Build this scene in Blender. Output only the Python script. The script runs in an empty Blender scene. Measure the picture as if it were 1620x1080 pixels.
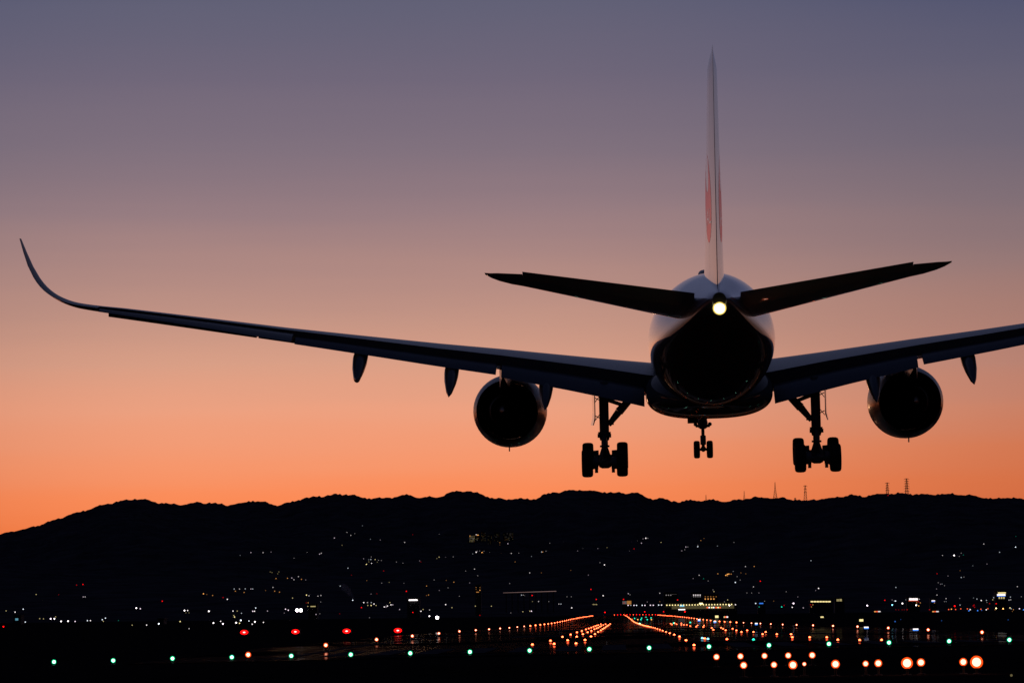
import bpy, bmesh, math, random
from mathutils import Vector, Matrix
random.seed(7)
R = math.radians
sc = bpy.context.scene
COL = sc.collection

# ------------------------------------------------------------------ helpers
def nodes(name):
    m = bpy.data.materials.new(name); m.use_nodes = True
    nt = m.node_tree
    return m, nt, nt.nodes['Principled BSDF']

def mat(name, col, rough=.5, metal=0., spec=.5, coat=0., noise=0., nscale=4., bump=0., crough=.05):
    m, nt, b = nodes(name)
    b.inputs['Base Color'].default_value = (*col, 1)
    b.inputs['Roughness'].default_value = rough
    b.inputs['Metallic'].default_value = metal
    b.inputs['Specular IOR Level'].default_value = spec
    b.inputs['Coat Weight'].default_value = coat
    b.inputs['Coat Roughness'].default_value = crough
    if noise or bump:
        tc = nt.nodes.new('ShaderNodeTexCoord')
        n = nt.nodes.new('ShaderNodeTexNoise'); n.inputs['Scale'].default_value = nscale; n.inputs['Detail'].default_value = 6
        nt.links.new(tc.outputs['Object'], n.inputs['Vector'])
        if noise:
            mr = nt.nodes.new('ShaderNodeMapRange'); mr.inputs[1].default_value = .3; mr.inputs[2].default_value = .7
            mr.inputs[3].default_value = 1 - noise; mr.inputs[4].default_value = 1 + noise
            nt.links.new(n.outputs['Fac'], mr.inputs[0])
            mx = nt.nodes.new('ShaderNodeMix'); mx.data_type = 'RGBA'; mx.blend_type = 'MULTIPLY'; mx.inputs[0].default_value = 1
            mx.inputs[6].default_value = (*col, 1)
            nt.links.new(mr.outputs[0], mx.inputs[7]); nt.links.new(mx.outputs[2], b.inputs['Base Color'])
        if bump:
            bp = nt.nodes.new('ShaderNodeBump'); bp.inputs['Strength'].default_value = bump; bp.inputs['Distance'].default_value = .05
            nt.links.new(n.outputs['Fac'], bp.inputs['Height']); nt.links.new(bp.outputs[0], b.inputs['Normal'])
    return m

def emit(name, col, strength, sample=True):
    m, nt, b = nodes(name)
    b.inputs['Base Color'].default_value = (.05, .05, .05, 1)
    b.inputs['Emission Color'].default_value = (*col, 1)
    b.inputs['Emission Strength'].default_value = strength
    if not sample: m.cycles.emission_sampling = 'NONE'
    return m

class MB:
    """collects geometry of ONE mesh"""
    def __init__(s): s.v = []; s.f = []; s.mi = []; s.cur = 0
    def add(s, vs, fs):
        o = len(s.v); s.v += [tuple(p) for p in vs]
        for f in fs: s.f.append([i + o for i in f]); s.mi.append(s.cur)
        return s
    def box(s, c, d, rot=None):
        x, y, z = d[0]/2, d[1]/2, d[2]/2
        vs = [Vector((a*x, b*y, e*z)) for a in (-1, 1) for b in (-1, 1) for e in (-1, 1)]
        if rot is not None: vs = [rot @ p for p in vs]
        vs = [p + Vector(c) for p in vs]
        return s.add(vs, [(0,1,3,2),(4,6,7,5),(0,4,5,1),(2,3,7,6),(0,2,6,4),(1,5,7,3)])
    def tube(s, p0, p1, r0, r1=None, n=10):
        r1 = r0 if r1 is None else r1
        p0, p1 = Vector(p0), Vector(p1); d = (p1 - p0).normalized()
        u = d.orthogonal().normalized(); w = d.cross(u)
        ring = lambda p, r: [p + (u*math.cos(a) + w*math.sin(a))*r for a in (2*math.pi*k/n for k in range(n))]
        vs = ring(p0, r0) + ring(p1, r1)
        fs = [(k, (k+1) % n, n+(k+1) % n, n+k) for k in range(n)] + [tuple(range(n-1, -1, -1)), tuple(range(n, 2*n))]
        return s.add(vs, fs)
    def lathe(s, prof, o=(0,0,0), ax='Z', n=20, close=False):
        """prof: list of (t, r) along axis"""
        vs = []; fs = []
        o = Vector(o); N = len(prof)
        for t, r in prof:
            for k in range(n):
                a = 2*math.pi*k/n; c, q = math.cos(a)*r, math.sin(a)*r
                vs.append(o + (Vector((c, q, t)) if ax == 'Z' else Vector((c, t, q)) if ax == 'Y' else Vector((t, c, q))))
        for i in range(N-1):
            for k in range(n):
                fs.append((i*n+k, i*n+(k+1) % n, (i+1)*n+(k+1) % n, (i+1)*n+k))
        if close:
            for k in range(n): fs.append(((N-1)*n+k, (N-1)*n+(k+1) % n, (k+1) % n, k))
        else:
            fs.append(tuple(range(n-1, -1, -1))); fs.append(tuple(range((N-1)*n, N*n)))
        return s.add(vs, fs)
    def loft(s, loops, caps=True):
        n = len(loops[0]); vs = [p for l in loops for p in l]; fs = []
        for i in range(len(loops)-1):
            for k in range(n):
                fs.append((i*n+k, i*n+(k+1) % n, (i+1)*n+(k+1) % n, (i+1)*n+k))
        if caps: fs += [tuple(range(n-1, -1, -1)), tuple(range((len(loops)-1)*n, len(loops)*n))]
        return s.add(vs, fs)
    def sphere(s, c, r, n=12, m=8, sz=1.):
        c = Vector(c)
        vs = [c + Vector((0, 0, -r*sz))]
        for i in range(1, m):
            t = -math.pi/2 + math.pi*i/m
            vs += [c + Vector((r*math.cos(t)*math.cos(2*math.pi*k/n), r*math.cos(t)*math.sin(2*math.pi*k/n), r*sz*math.sin(t))) for k in range(n)]
        vs.append(c + Vector((0, 0, r*sz)))
        fs = [(0, 1+(k+1) % n, 1+k) for k in range(n)]
        for i in range(m-2):
            for k in range(n): fs.append((1+i*n+k, 1+i*n+(k+1) % n, 1+(i+1)*n+(k+1) % n, 1+(i+1)*n+k))
        L = len(vs)-1; b = 1+(m-2)*n
        fs += [(b+k, b+(k+1) % n, L) for k in range(n)]
        return s.add(vs, fs)
    def mesh(s, name, mats, smooth=True):
        me = bpy.data.meshes.new(name); me.from_pydata(s.v, [], s.f); 
        for m in (mats if isinstance(mats, (list, tuple)) else [mats]): me.materials.append(m)
        me.polygons.foreach_set('material_index', s.mi)
        bm = bmesh.new(); bm.from_mesh(me); bmesh.ops.recalc_face_normals(bm, faces=bm.faces); bm.to_mesh(me); bm.free()
        if smooth:
            me.polygons.foreach_set('use_smooth', [True]*len(me.polygons))
            me.set_sharp_from_angle(angle=R(38))
        me.update()
        return me
    def build(s, name, mats, parent=None, smooth=True, loc=None):
        o = bpy.data.objects.new(name, s.mesh(name, mats, smooth)); COL.objects.link(o)
        if parent: o.parent = parent
        if loc is not None: o.location = loc
        return o

def tag(o, label=None, cat=None, group=None, kind=None):
    if label: o['label'] = label
    if cat: o['category'] = cat
    if group: o['group'] = group
    if kind: o['kind'] = kind
    return o
def empty(name, loc=(0,0,0)):
    o = bpy.data.objects.new(name, None); COL.objects.link(o); o.location = loc; o.empty_display_size = .3
    return o
def new(name, me, parent=None, loc=(0,0,0)):
    o = bpy.data.objects.new(name, me); COL.objects.link(o); o.location = loc
    if parent: o.parent = parent
    return o
ORD = ['', 'first','second','third','fourth','fifth','sixth','seventh','eighth','ninth','tenth','eleventh','twelfth','thirteenth',
       'fourteenth','fifteenth','sixteenth','seventeenth','eighteenth','nineteenth','twentieth']
def interp(tab, x):
    if x <= tab[0][0]: return tab[0][1]
    for (a, b), (c, d) in zip(tab, tab[1:]):
        if x <= c: return b + (d-b)*(x-a)/(c-a)
    return tab[-1][1]
def sm(a, b, x):
    t = max(0., min(1., (x-a)/(b-a))); return t*t*(3-2*t)

# ------------------------------------------------------------------ camera
F = 5280.; W, H = 1620, 1080         # focal length in photograph pixels
CAMZ = 2.75
ROLL = R(.70); VX, VY = 979.2-810, 540-970.
u = VX*math.cos(ROLL) + VY*math.sin(ROLL); v = -VX*math.sin(ROLL) + VY*math.cos(ROLL)
PITCH = math.atan2(-v, F); YAW = math.atan(u/F*math.cos(PITCH))
fw = Vector((-math.sin(YAW)*math.cos(PITCH), math.cos(YAW)*math.cos(PITCH), math.sin(PITCH)))
rt = Vector((math.cos(YAW), math.sin(YAW), 0)); up = rt.cross(fw)
# picture rolled so that a level line rises towards the right
rt2 = rt*math.cos(ROLL) - up*math.sin(ROLL); up2 = rt*math.sin(ROLL) + up*math.cos(ROLL)
cam = bpy.data.objects.new('camera', bpy.data.cameras.new('camera')); COL.objects.link(cam)
cam.data.sensor_width = 36; cam.data.lens = F/W*36; cam.data.clip_end = 60000; cam.data.clip_start = .5
M = Matrix((rt2, up2, -fw)).transposed().to_4x4(); M.translation = (0, 0, CAMZ)
cam.matrix_world = M; sc.camera = cam
CP = Vector((0, 0, CAMZ))
def ray(px, py):
    d = rt2*(px-W/2) + up2*(H/2-py) + fw*F
    return d/d.y                      # unit step along the runway
def at(px, py, Y): return CP + ray(px, py)*Y

# ------------------------------------------------------------------ terrain
XC = 6.1                              # runway centreline
BASE = [(0,-2.75),(226,-2.65),(345,-2.85),(525,-2.95),(767,-3.41),(1000,-3.65),(1230,-3.8),(1425,-3.65),(1787,-3.1),(2146,-2.75),(2600,-2.45),(3260,-2.2),(3700,-2.0),(6000,-2.0)]
def ground_z(X, Y):
    z = interp(BASE, Y) + CAMZ
    z += .5*sm(226, 330, Y)*max(0., 1-abs(X-XC)/34)
    z += .0103*max(-45, min(45, X))*(1-sm(226, 330, Y))*sm(120, 215, Y)
    return z
RIDGE_PX = [(0,846),(18,841),(38,839),(59,832.6),(78,825),(98,818.6),(113,813.3),(130,810.4),(148,803.8),(166,797.6),(187,793.2),(219,789.9),(234,792),(255,796),(281,798.8),(308,796.7),(332,795.5),(361,799),(382,796.7),(400,793),(418,794),(441,800.6),(459,795.5),(483,789.6),(504,785.5),(530,782.8),(548,783),(561,784.9),(575,788.7),(604,788.4),(625,786.7),(643,783.7),(664,787.8),(690,786),(711,781.3),(729,777.2),(755,781.3),(782,788.4),(800,790.2),(844,790.5),(859,783.7),(874,779.3),(898,777.2),(924,775.7),(954,777.8),(978,780.7),(990,781.3),(1001,779.5),(1013,782.5),(1025,788),(1037,789.6),(1046,787.3),(1061,793.2),(1075,794.7),(1093,792.6),(1126,791),(1155,793.5),(1176,791),(1194,787.5),(1221,786.7),(1244,790.2),(1274,793.2),(1298,788.7),(1318,787.3),(1348,784.3),(1363,786),(1390,781.6),(1422,781),(1446,783),(1484,781.3),(1520,783),(1550,786),(1573,789),(1597,787.5),(1620,791)]
YR, Y0 = 8000., 3650.
RT = [(at(x, y, YR).x, at(x, y, YR).z) for x, y in RIDGE_PX]
RT = [(-9000,160),(-6000,250),(-4200,90),(-2600,40),(-1900,70)] + RT + [(1250,250),(1700,300),(2400,230),(3300,330),(5000,200),(9000,260)]
def hill_z(X, Y):
    # the ridge keeps its height along its own line; spurs run down towards the town
    t = (Y-Y0)/(YR-Y0)
    if t <= 0: return CAMZ-2.4
    r = interp(RT, X*(1 if Y >= YR else YR/Y if t > .55 else 1))
    if t > 1: return max(-20, r*(1-.5*(t-1)/.3))
    w = sm(.45, .8, t)
    r = r*w + (1-w)*(232 + 30*math.sin(X/310.) + 18*math.sin(X/117.+Y/400.))
    spur = 1 + .10*math.sin(X/170.+Y/260.)*math.sin(math.pi*t)
    return .4 + r*t**1.35*spur
def hit(px, py, lift=0., ymax=7900, start=60.):
    """where a line of sight meets the land (plus lift metres)"""
    d = ray(px, py); Y = start; last = start
    while Y < ymax:
        p = CP + d*Y
        g = hill_z(p.x, Y) if Y > Y0 else ground_z(p.x, Y)
        if p.z <= g + lift: 
            a, b = last, Y
            for _ in range(18):
                m = (a+b)/2; p = CP + d*m
                g = hill_z(p.x, m) if m > Y0 else ground_z(p.x, m)
                if p.z <= g+lift: b = m
                else: a = m
            return CP + d*b
        last = Y; Y += 6 if Y < 800 else 20
    return None
def land(X, Y): return hill_z(X, Y) if Y > Y0 else ground_z(X, Y)

GR = mat('dark_grass', (.022, .0185, .018), .95, spec=0., noise=.5, nscale=.6, bump=.6)
HL = mat('wooded_hillside', (.066, .061, .067), .95, spec=0., noise=.4, nscale=.02)
XS = sorted(set([-9000,-6000,-4000,-2500,-1600,-1000,-600,-350,-200,-120,-80,-55,-45] + [-33+k*79/20 for k in range(21)] + [50,60,80,110,160,240,400,700,1100,1700,2600,4000,6000,9000]))
YS = [-9000,-4000,-1500,-500,-150,-40,0,30,60,90,120,140,160,180,195,205,215,221,226,232,240,250,262,275,290,305,320,335] + list(range(350,900,25)) + list(range(900,3301,60)) + [3350,3420,3500,3600,3660,3800]
g = MB(); nx = len(XS)
g.add([(x, y, ground_z(x, max(0, y)) if y < 3600 else ground_z(x, y)) for y in YS for x in XS],
      [(j*nx+i, j*nx+i+1, (j+1)*nx+i+1, (j+1)*nx+i) for j in range(len(YS)-1) for i in range(nx-1)])
tag(g.build('ground', GR), kind='structure')

# wet asphalt: low gloss with drier patches, and faint worn paint
def asphalt():
    m, nt, b = nodes('wet_asphalt')
    b.inputs['Base Color'].default_value = (.010, .0092, .0105, 1)
    tc = nt.nodes.new('ShaderNodeTexCoord'); mp = nt.nodes.new('ShaderNodeMapping'); mp.inputs['Scale'].default_value = (.045, .03, 1)
    n = nt.nodes.new('ShaderNodeTexNoise'); n.inputs['Scale'].default_value = 1.; n.inputs['Detail'].default_value = 4
    nt.links.new(tc.outputs['Object'], mp.inputs[0]); nt.links.new(mp.outputs[0], n.inputs['Vector'])
    mr = nt.nodes.new('ShaderNodeMapRange'); mr.inputs[1].default_value = .47; mr.inputs[2].default_value = .56; mr.inputs[3].default_value = .22; mr.inputs[4].default_value = 0.
    nt.links.new(n.outputs['Fac'], mr.inputs[0])
    b.inputs['Specular IOR Level'].default_value = 0.; b.inputs['Roughness'].default_value = .9
    gl = nt.nodes.new('ShaderNodeBsdfGlossy'); gl.inputs['Roughness'].default_value = .04; gl.inputs['Color'].default_value = (.8, .8, .8, 1)
    mx = nt.nodes.new('ShaderNodeMixShader'); nt.links.new(mr.outputs[0], mx.inputs[0]); nt.links.new(b.outputs[0], mx.inputs[1]); nt.links.new(gl.outputs[0], mx.inputs[2])
    nt.links.new(mx.outputs[0], nt.nodes['Material Output'].inputs[0])
    return m
ASP = asphalt()
rx = [-33+k*79/20 for k in range(21)]; ry = [y for y in YS if 221 <= y <= 3300]
g = MB(); n_ = len(rx)
g.add([(x, y, ground_z(x, y)+.05) for y in ry for x in rx], [(j*n_+i, j*n_+i+1, (j+1)*n_+i+1, (j+1)*n_+i) for j in range(len(ry)-1) for i in range(n_-1)])
tag(g.build('runway', ASP), kind='structure')
PAINT = mat('worn_white_marking', (.085, .078, .084), .6, spec=0., noise=.35, nscale=.4)
mk = MB()
def sheet(x0, x1, y0, y1):
    ys = [y0] + [y for y in YS if y0 < y < y1] + [y1]
    xs = [x0] + [x for x in rx if x0 < x < x1] + [x1]
    n = len(xs)
    mk.add([(x, y, ground_z(x, y)+.075) for y in ys for x in xs], [(j*n+i, j*n+i+1, (j+1)*n+i+1, (j+1)*n+i) for j in range(len(ys)-1) for i in range(n-1)])
for s in (-1, 1):
    sheet(XC+s*30-.45, XC+s*30+.45, 232, 3290)
    for k in range(8): a = XC + s*(2.2+3.4*k); sheet(min(a, a+s*1.8), max(a, a+s*1.8), 240, 270)
    for d, n in ((150,3),(450,2),(600,2),(750,1)):
        for k in range(n): a = XC + s*(9+3.3*k); sheet(min(a, a+s*3), max(a, a+s*3), 232+d, 232+d+22)
    a = XC + s*9; sheet(min(a, a+s*9), max(a, a+s*9), 532, 590)
for k in range(50): sheet(XC-.45, XC+.45, 330+k*58, 330+k*58+30)
sheet(-33, 46, 229.5, 231)
tag(mk.build('runway_marking', PAINT), kind='structure')

g = MB()
HX = [-9000,-7500,-6000,-5000,-4200,-3500,-3000,-2600,-2300,-2000,-1800] + [-1650+k*5 for k in range(560)] + [1200,1300,1500,1800,2200,2800,3500,4500,6000,7500,9000]
HY = [Y0+60*k for k in range(6)] + [4100+130*k for k in range(23)] + [7100+75*k for k in range(12)] + [8000,8020,8060,8200,8600,9200]
nx = len(HX)
def hz(x, y):
    z = hill_z(x, y)
    if -1700 < x < 1250 and y > 5000:
        z += (random.random()**2*4.5 + 1.8*math.sin(x/9.+y)+1.2*math.sin(x/21.))*min(1, (y-5000)/1500)*.8
    return z
g.add([(x, y, hz(x, y) if y > Y0 else CAMZ-4) for y in HY for x in HX], [(j*nx+i, j*nx+i+1, (j+1)*nx+i+1, (j+1)*nx+i) for j in range(len(HY)-1) for i in range(nx-1)])
tag(g.build('hills', HL, smooth=False), kind='structure')

# ------------------------------------------------------------------ sky and light
w = bpy.data.worlds.new('World'); sc.world = w; w.use_nodes = True
nt = w.node_tree; N = nt.nodes; L = nt.links
bg = N['Background']
tc = N.new('ShaderNodeTexCoord'); sp = N.new('ShaderNodeSeparateXYZ'); L.new(tc.outputs['Generated'], sp.inputs[0])
def math_node(op, a, b=None, c=None):
    n = N.new('ShaderNodeMath'); n.operation = op
    for i, x in enumerate((a, b, c)):
        if x is None: continue
        if isinstance(x, (int, float)): n.inputs[i].default_value = x
        else: L.new(x, n.inputs[i])
    return n.outputs[0]
def maprange(x, a, b, c, d, smooth=False):
    n = N.new('ShaderNodeMapRange'); L.new(x, n.inputs[0])
    if smooth: n.interpolation_type = 'SMOOTHSTEP'
    for i, q in enumerate((a, b, c, d)): n.inputs[i+1].default_value = q
    return n.outputs[0]
def lin(c): return tuple((x/255/12.92) if x/255 <= .04045 else ((x/255+.055)/1.055)**2.4 for x in c)
def ramp(x, stops):
    n = N.new('ShaderNodeValToRGB'); L.new(x, n.inputs[0]); cr = n.color_ramp
    cr.interpolation = 'B_SPLINE' if False else 'LINEAR'
    while len(cr.elements) < len(stops): cr.elements.new(.5)
    for e, (p, c) in zip(cr.elements, stops): e.position = p; e.color = (*lin(c), 1)
    return n.outputs[0]
def mixc(f, a, b):
    n = N.new('ShaderNodeMix'); n.data_type = 'RGBA'
    L.new(f, n.inputs[0]) if not isinstance(f, float) else setattr(n.inputs[0], 'default_value', f)
    L.new(a, n.inputs[6]) if not isinstance(a, tuple) else setattr(n.inputs[6], 'default_value', (*a, 1))
    L.new(b, n.inputs[7]) if not isinstance(b, tuple) else setattr(n.inputs[7], 'default_value', (*b, 1))
    return n.outputs[2]
zz = sp.outputs[2]
# faint uneven streaks of thin high cloud
mp = N.new('ShaderNodeMapping'); mp.inputs['Scale'].default_value = (2.2, 2.2, 46); L.new(tc.outputs['Generated'], mp.inputs[0])
ns = N.new('ShaderNodeTexNoise'); ns.inputs['Scale'].default_value = 1.4; ns.inputs['Detail'].default_value = 4; L.new(mp.outputs[0], ns.inputs['Vector'])
wob = maprange(ns.outputs['Fac'], .3, .7, -.0024, .0024)
ez = math_node('ADD', zz, wob)
f = maprange(ez, 0., .22, 0., 1.)
def py2p(y): return max(0., min(1., math.sin(math.atan((970-y)/F))/.22))
SUNSET = [(965,(240,118,62)),(830,(248,130,74)),(780,(250,139,88)),(720,(245,150,108)),(650,(236,160,128)),(580,(216,158,134)),(500,(196,148,132)),(420,(174,136,130)),(330,(150,124,129)),(230,(127,112,125)),(120,(111,102,121)),(0,(97,96,118)),(-130,(76,81,108))]
SIDE = [(965,(196,80,40)),(830,(207,99,57)),(780,(210,110,69)),(720,(207,117,81)),(650,(197,126,101)),(580,(181,127,112)),(500,(164,122,113)),(420,(147,118,117)),(330,(126,109,117)),(230,(110,101,116)),(120,(97,94,115)),(0,(78,82,111)),(-130,(66,71,98))]
r1 = ramp(f, [(py2p(y), c) for y, c in SUNSET]); r2 = ramp(f, [(py2p(y), c) for y, c in SIDE])
# azimuth away from the sunset point (a little left of the runway heading)
SA = R(-4.5)
hl = math_node('SQRT', math_node('ADD', math_node('MULTIPLY', sp.outputs[0], sp.outputs[0]), math_node('MULTIPLY', sp.outputs[1], sp.outputs[1])))
ca = math_node('DIVIDE', math_node('ADD', math_node('MULTIPLY', sp.outputs[0], math.sin(SA)), math_node('MULTIPLY', sp.outputs[1], math.cos(SA))), math_node('MAXIMUM', hl, .001))
az = math_node('ARCCOSINE', math_node('MINIMUM', ca, 1.))
low = mixc(maprange(az, R(2.5), R(13), 0., 1., True), r1, r2)
dusk = ramp(maprange(zz, 0., .5, 0., 1.), [(0,(9,7,9)),(.15,(10,9,12)),(.4,(11,12,17)),(1,(13,15,27))])   # the far side of the sky
low = mixc(maprange(az, R(16), R(90), 0., 1., True), low, dusk)
sky = mixc(maprange(zz, .28, .95, 0., 1., True), low, lin((21, 28, 52)))
sky = mixc(maprange(zz, -.02, -.001, 1., 0.), sky, (.002, .002, .0022))
st = N.new('ShaderNodeTexSky'); st.sky_type = 'NISHITA'; st.sun_disc = False; st.sun_elevation = R(-1.0); st.sun_rotation = SA
ad = N.new('ShaderNodeMix'); ad.data_type = 'RGBA'; ad.blend_type = 'ADD'; ad.inputs[0].default_value = .004
L.new(sky, ad.inputs[6]); L.new(st.outputs[0], ad.inputs[7])
L.new(ad.outputs[2], bg.inputs[0]); bg.inputs[1].default_value = 1.0
sun = bpy.data.objects.new('sun', bpy.data.lights.new('sun', 'SUN')); COL.objects.link(sun)
sun.data.energy = .05; sun.data.angle = R(4); sun.data.color = (1, .5, .25)
sd = Vector((math.sin(SA)*math.cos(R(.8)), math.cos(SA)*math.cos(R(.8)), math.sin(R(.8))))     # down behind the hills
sun.rotation_euler = sd.to_track_quat('Z', 'Y').to_euler()

# ------------------------------------------------------------------ the airliner
WHITE = mat('gloss_white_paint', (.72, .72, .73), .28, coat=1., noise=.04, nscale=.7, crough=.03)
# the fuselage skin is polished on top and duller along the belly to mute its reflected rim
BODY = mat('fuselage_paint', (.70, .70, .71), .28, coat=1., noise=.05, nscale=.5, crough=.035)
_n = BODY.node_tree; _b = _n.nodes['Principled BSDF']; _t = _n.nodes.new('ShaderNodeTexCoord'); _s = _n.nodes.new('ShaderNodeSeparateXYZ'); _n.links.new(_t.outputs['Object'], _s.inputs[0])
# height above the painted shade line, which sweeps up along the tail cone
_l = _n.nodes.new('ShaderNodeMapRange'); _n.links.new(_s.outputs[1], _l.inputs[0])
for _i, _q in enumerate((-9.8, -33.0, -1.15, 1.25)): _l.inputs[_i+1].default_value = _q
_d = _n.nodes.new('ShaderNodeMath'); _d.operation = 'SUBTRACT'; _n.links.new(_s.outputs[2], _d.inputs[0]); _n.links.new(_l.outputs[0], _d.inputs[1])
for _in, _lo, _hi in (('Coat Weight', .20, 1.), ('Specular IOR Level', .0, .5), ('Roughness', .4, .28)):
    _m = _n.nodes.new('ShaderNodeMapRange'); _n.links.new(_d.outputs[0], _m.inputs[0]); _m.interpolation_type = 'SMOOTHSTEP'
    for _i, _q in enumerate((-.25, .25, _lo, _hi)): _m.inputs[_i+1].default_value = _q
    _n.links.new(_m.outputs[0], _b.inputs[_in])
# white above, belly shade put into the colour below the line as grey
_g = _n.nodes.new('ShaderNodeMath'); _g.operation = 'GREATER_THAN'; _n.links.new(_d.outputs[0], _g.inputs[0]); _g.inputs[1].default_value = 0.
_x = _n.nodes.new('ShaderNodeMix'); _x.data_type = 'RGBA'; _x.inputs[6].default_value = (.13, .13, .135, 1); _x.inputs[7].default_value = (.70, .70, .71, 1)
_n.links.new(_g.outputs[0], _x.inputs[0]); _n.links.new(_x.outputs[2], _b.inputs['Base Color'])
NAC = mat('nacelle_grey_paint', (.20, .20, .21), .42, spec=.3, coat=.25, noise=.05, nscale=.9, crough=.12)
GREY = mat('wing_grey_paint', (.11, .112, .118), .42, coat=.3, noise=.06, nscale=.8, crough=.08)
METAL = mat('dark_titanium', (.09, .085, .08), .45, metal=.8, noise=.2, nscale=3)
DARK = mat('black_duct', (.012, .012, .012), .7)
GEAR = mat('gear_grey_paint', (.22, .22, .22), .45, noise=.15, nscale=6)
RUB = mat('tyre_rubber', (.012, .012, .012), .75, noise=.2, nscale=9)
RED, nt_, b_ = nodes('emblem_red')
b_.inputs['Base Color'].default_value = (.62, .02, .03, 1); b_.inputs['Roughness'].default_value = .5
gl_ = nt_.nodes.new('ShaderNodeBsdfGlossy'); gl_.inputs['Color'].default_value = (.92, .46, .45, 1); gl_.inputs['Roughness'].default_value = .12
mx_ = nt_.nodes.new('ShaderNodeMixShader'); mx_.inputs[0].default_value = .86
nt_.links.new(b_.outputs[0], mx_.inputs[1]); nt_.links.new(gl_.outputs[0], mx_.inputs[2]); nt_.links.new(mx_.outputs[0], nt_.nodes['Material Output'].inputs[0])
LETT = mat('emblem_white', (.78, .78, .78), .25, coat=1.)
TAILLAMP = emit('tail_lamp_glow', (1., .90, .52), 14.)
XR = 33.2
def B(x, y, z): return Vector((y, XR-x, z))      # x aft of nose, y to starboard, z up
jet = empty('passenger_jet')
AX = at(1120, 538, 167.1)
jet.location = (AX.x, 167.1, CAMZ + 13.32)
jet.rotation_euler = (R(3.4), R(-.5), R(-.78))
tag(jet, 'large white twin engine jet airliner landing with wheels down, seen from behind', 'airplane')

FUS = [(0,.03,-.72,-.78),(.4,.65,-.1,-1.35),(1.2,1.2,.55,-1.85),(2.5,1.8,1.45,-2.35),(4,2.3,2.2,-2.65),(6,2.75,2.8,-2.9),(8.5,2.96,3.03,-3.04),(11,2.98,3.05,-3.05),
       (20,2.98,3.05,-3.05),(30,2.98,3.05,-3.05),(38,2.98,3.05,-3.05),(42,2.98,3.05,-3.03),(45,2.95,3.04,-2.82),(48,2.85,3.0,-2.4),(51,2.66,2.92,-1.87),(54,2.36,2.77,-1.27),(57,1.96,2.55,-.66),
       (60,1.47,2.25,-.1),(62.5,1.03,1.96,.32),(64.5,.68,1.72,.6),(66,.44,1.56,.8),(66.5,.30,1.46,.80)]
WAIST = [(42,0.),(48,-.02),(54,-.06),(57,-.02),(59.5,.2),(62,.55),(64.5,.95),(66.5,1.13)]      # height of the widest line along the tail cone
def ell(x, hw, zt, zb, n=64, p=2.0):
    c = interp(WAIST, x) if x > 42 and n == 64 else (zt+zb)/2
    out = []
    for k in range(n):
        a = 2*math.pi*k/n; ca_, sa_ = math.cos(a), math.sin(a)
        out.append(B(x, hw*math.copysign(abs(ca_)**(2/p), ca_), c+((zt-c) if sa_ > 0 else (c-zb))*math.copysign(abs(sa_)**(2/p), sa_)))
    return out
def smooth_tab(tab, step):
    """Catmull-Rom refinement of stations"""
    out = []
    for i in range(len(tab)-1):
        p0, p1, p2, p3 = tab[max(0, i-1)], tab[i], tab[i+1], tab[min(len(tab)-1, i+2)]
        n = max(1, int(abs(p2[0]-p1[0])/step))
        for k in range(n):
            t = k/n; row = [p1[0] + (p2[0]-p1[0])*t]
            for j in range(1, len(p1)):
                d1 = (p2[j]-p0[j])/max(1e-6, p2[0]-p0[0])*(p2[0]-p1[0]); d2 = (p3[j]-p1[j])/max(1e-6, p3[0]-p1[0])*(p2[0]-p1[0])
                row.append((2*t**3-3*t*t+1)*p1[j] + (t**3-2*t*t+t)*d1 + (-2*t**3+3*t*t)*p2[j] + (t**3-t*t)*d2)
            out.append(tuple(row))
    out.append(tab[-1]); return out
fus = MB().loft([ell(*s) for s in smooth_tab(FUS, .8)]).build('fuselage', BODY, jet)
# belly fairing
fb = [(17,.6,-2.6,-3.05),(18.5,2.0,-1.9,-3.25),(20.5,2.9,-1.3,-3.5),(23,3.16,-1.0,-3.62),(28,3.2,-.9,-3.66),(33,3.18,-1.0,-3.64),(36,3.02,-1.3,-3.5),(38.5,2.5,-1.8,-3.28),(40.5,1.5,-2.4,-3.1),(41.6,.5,-2.8,-3.04)]
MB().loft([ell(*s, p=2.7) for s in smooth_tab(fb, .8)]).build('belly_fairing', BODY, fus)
MB().loft([ell(33.5,.02,3.1,3.0,24),ell(33.9,.38,3.5,2.9,24),ell(35,.47,3.66,2.9,24,3.2),ell(37,.47,3.66,2.9,24,3.2),ell(38.4,.36,3.5,2.9,24),ell(39,.02,3.1,3.0,24)]).build('antenna_radome', GREY, fus)
MB().box(B(30,-.82,-3.73), (.55,.9,.3)).build('access_door', GREY, fus)
# exhaust end of the tail cone and its lamp
MB().lathe([(.1,.29),(-.05,.285),(-.2,.26),(-.2,.225)], B(66.49,0,1.19), 'Y', 28).build('exhaust_rim', METAL, fus)
MB().lathe([(-.19,.222),(-.19,.01),(.3,.01),(.3,.222)], B(66.49,0,1.19), 'Y', 28).build('exhaust_opening', DARK, fus)
YL = bpy.data.materials.new('warm_lens_glass'); YL.use_nodes = True; n_t = YL.node_tree; n_t.nodes.remove(n_t.nodes['Principled BSDF'])
e_ = n_t.nodes.new('ShaderNodeEmission'); e_.inputs[0].default_value = (1, .72, .16, 1); e_.inputs[1].default_value = 1.3
t_ = n_t.nodes.new('ShaderNodeBsdfTransparent'); m_ = n_t.nodes.new('ShaderNodeMixShader'); m_.inputs[0].default_value = .6
n_t.links.new(t_.outputs[0], m_.inputs[1]); n_t.links.new(e_.outputs[0], m_.inputs[2]); n_t.links.new(m_.outputs[0], n_t.nodes['Material Output'].inputs[0]); YL.cycles.emission_sampling = 'NONE'
MB().sphere((0,0,0), .27, 24, 16).build('lamp_lens', YL, fus, loc=B(66.58,0,.83))
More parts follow.
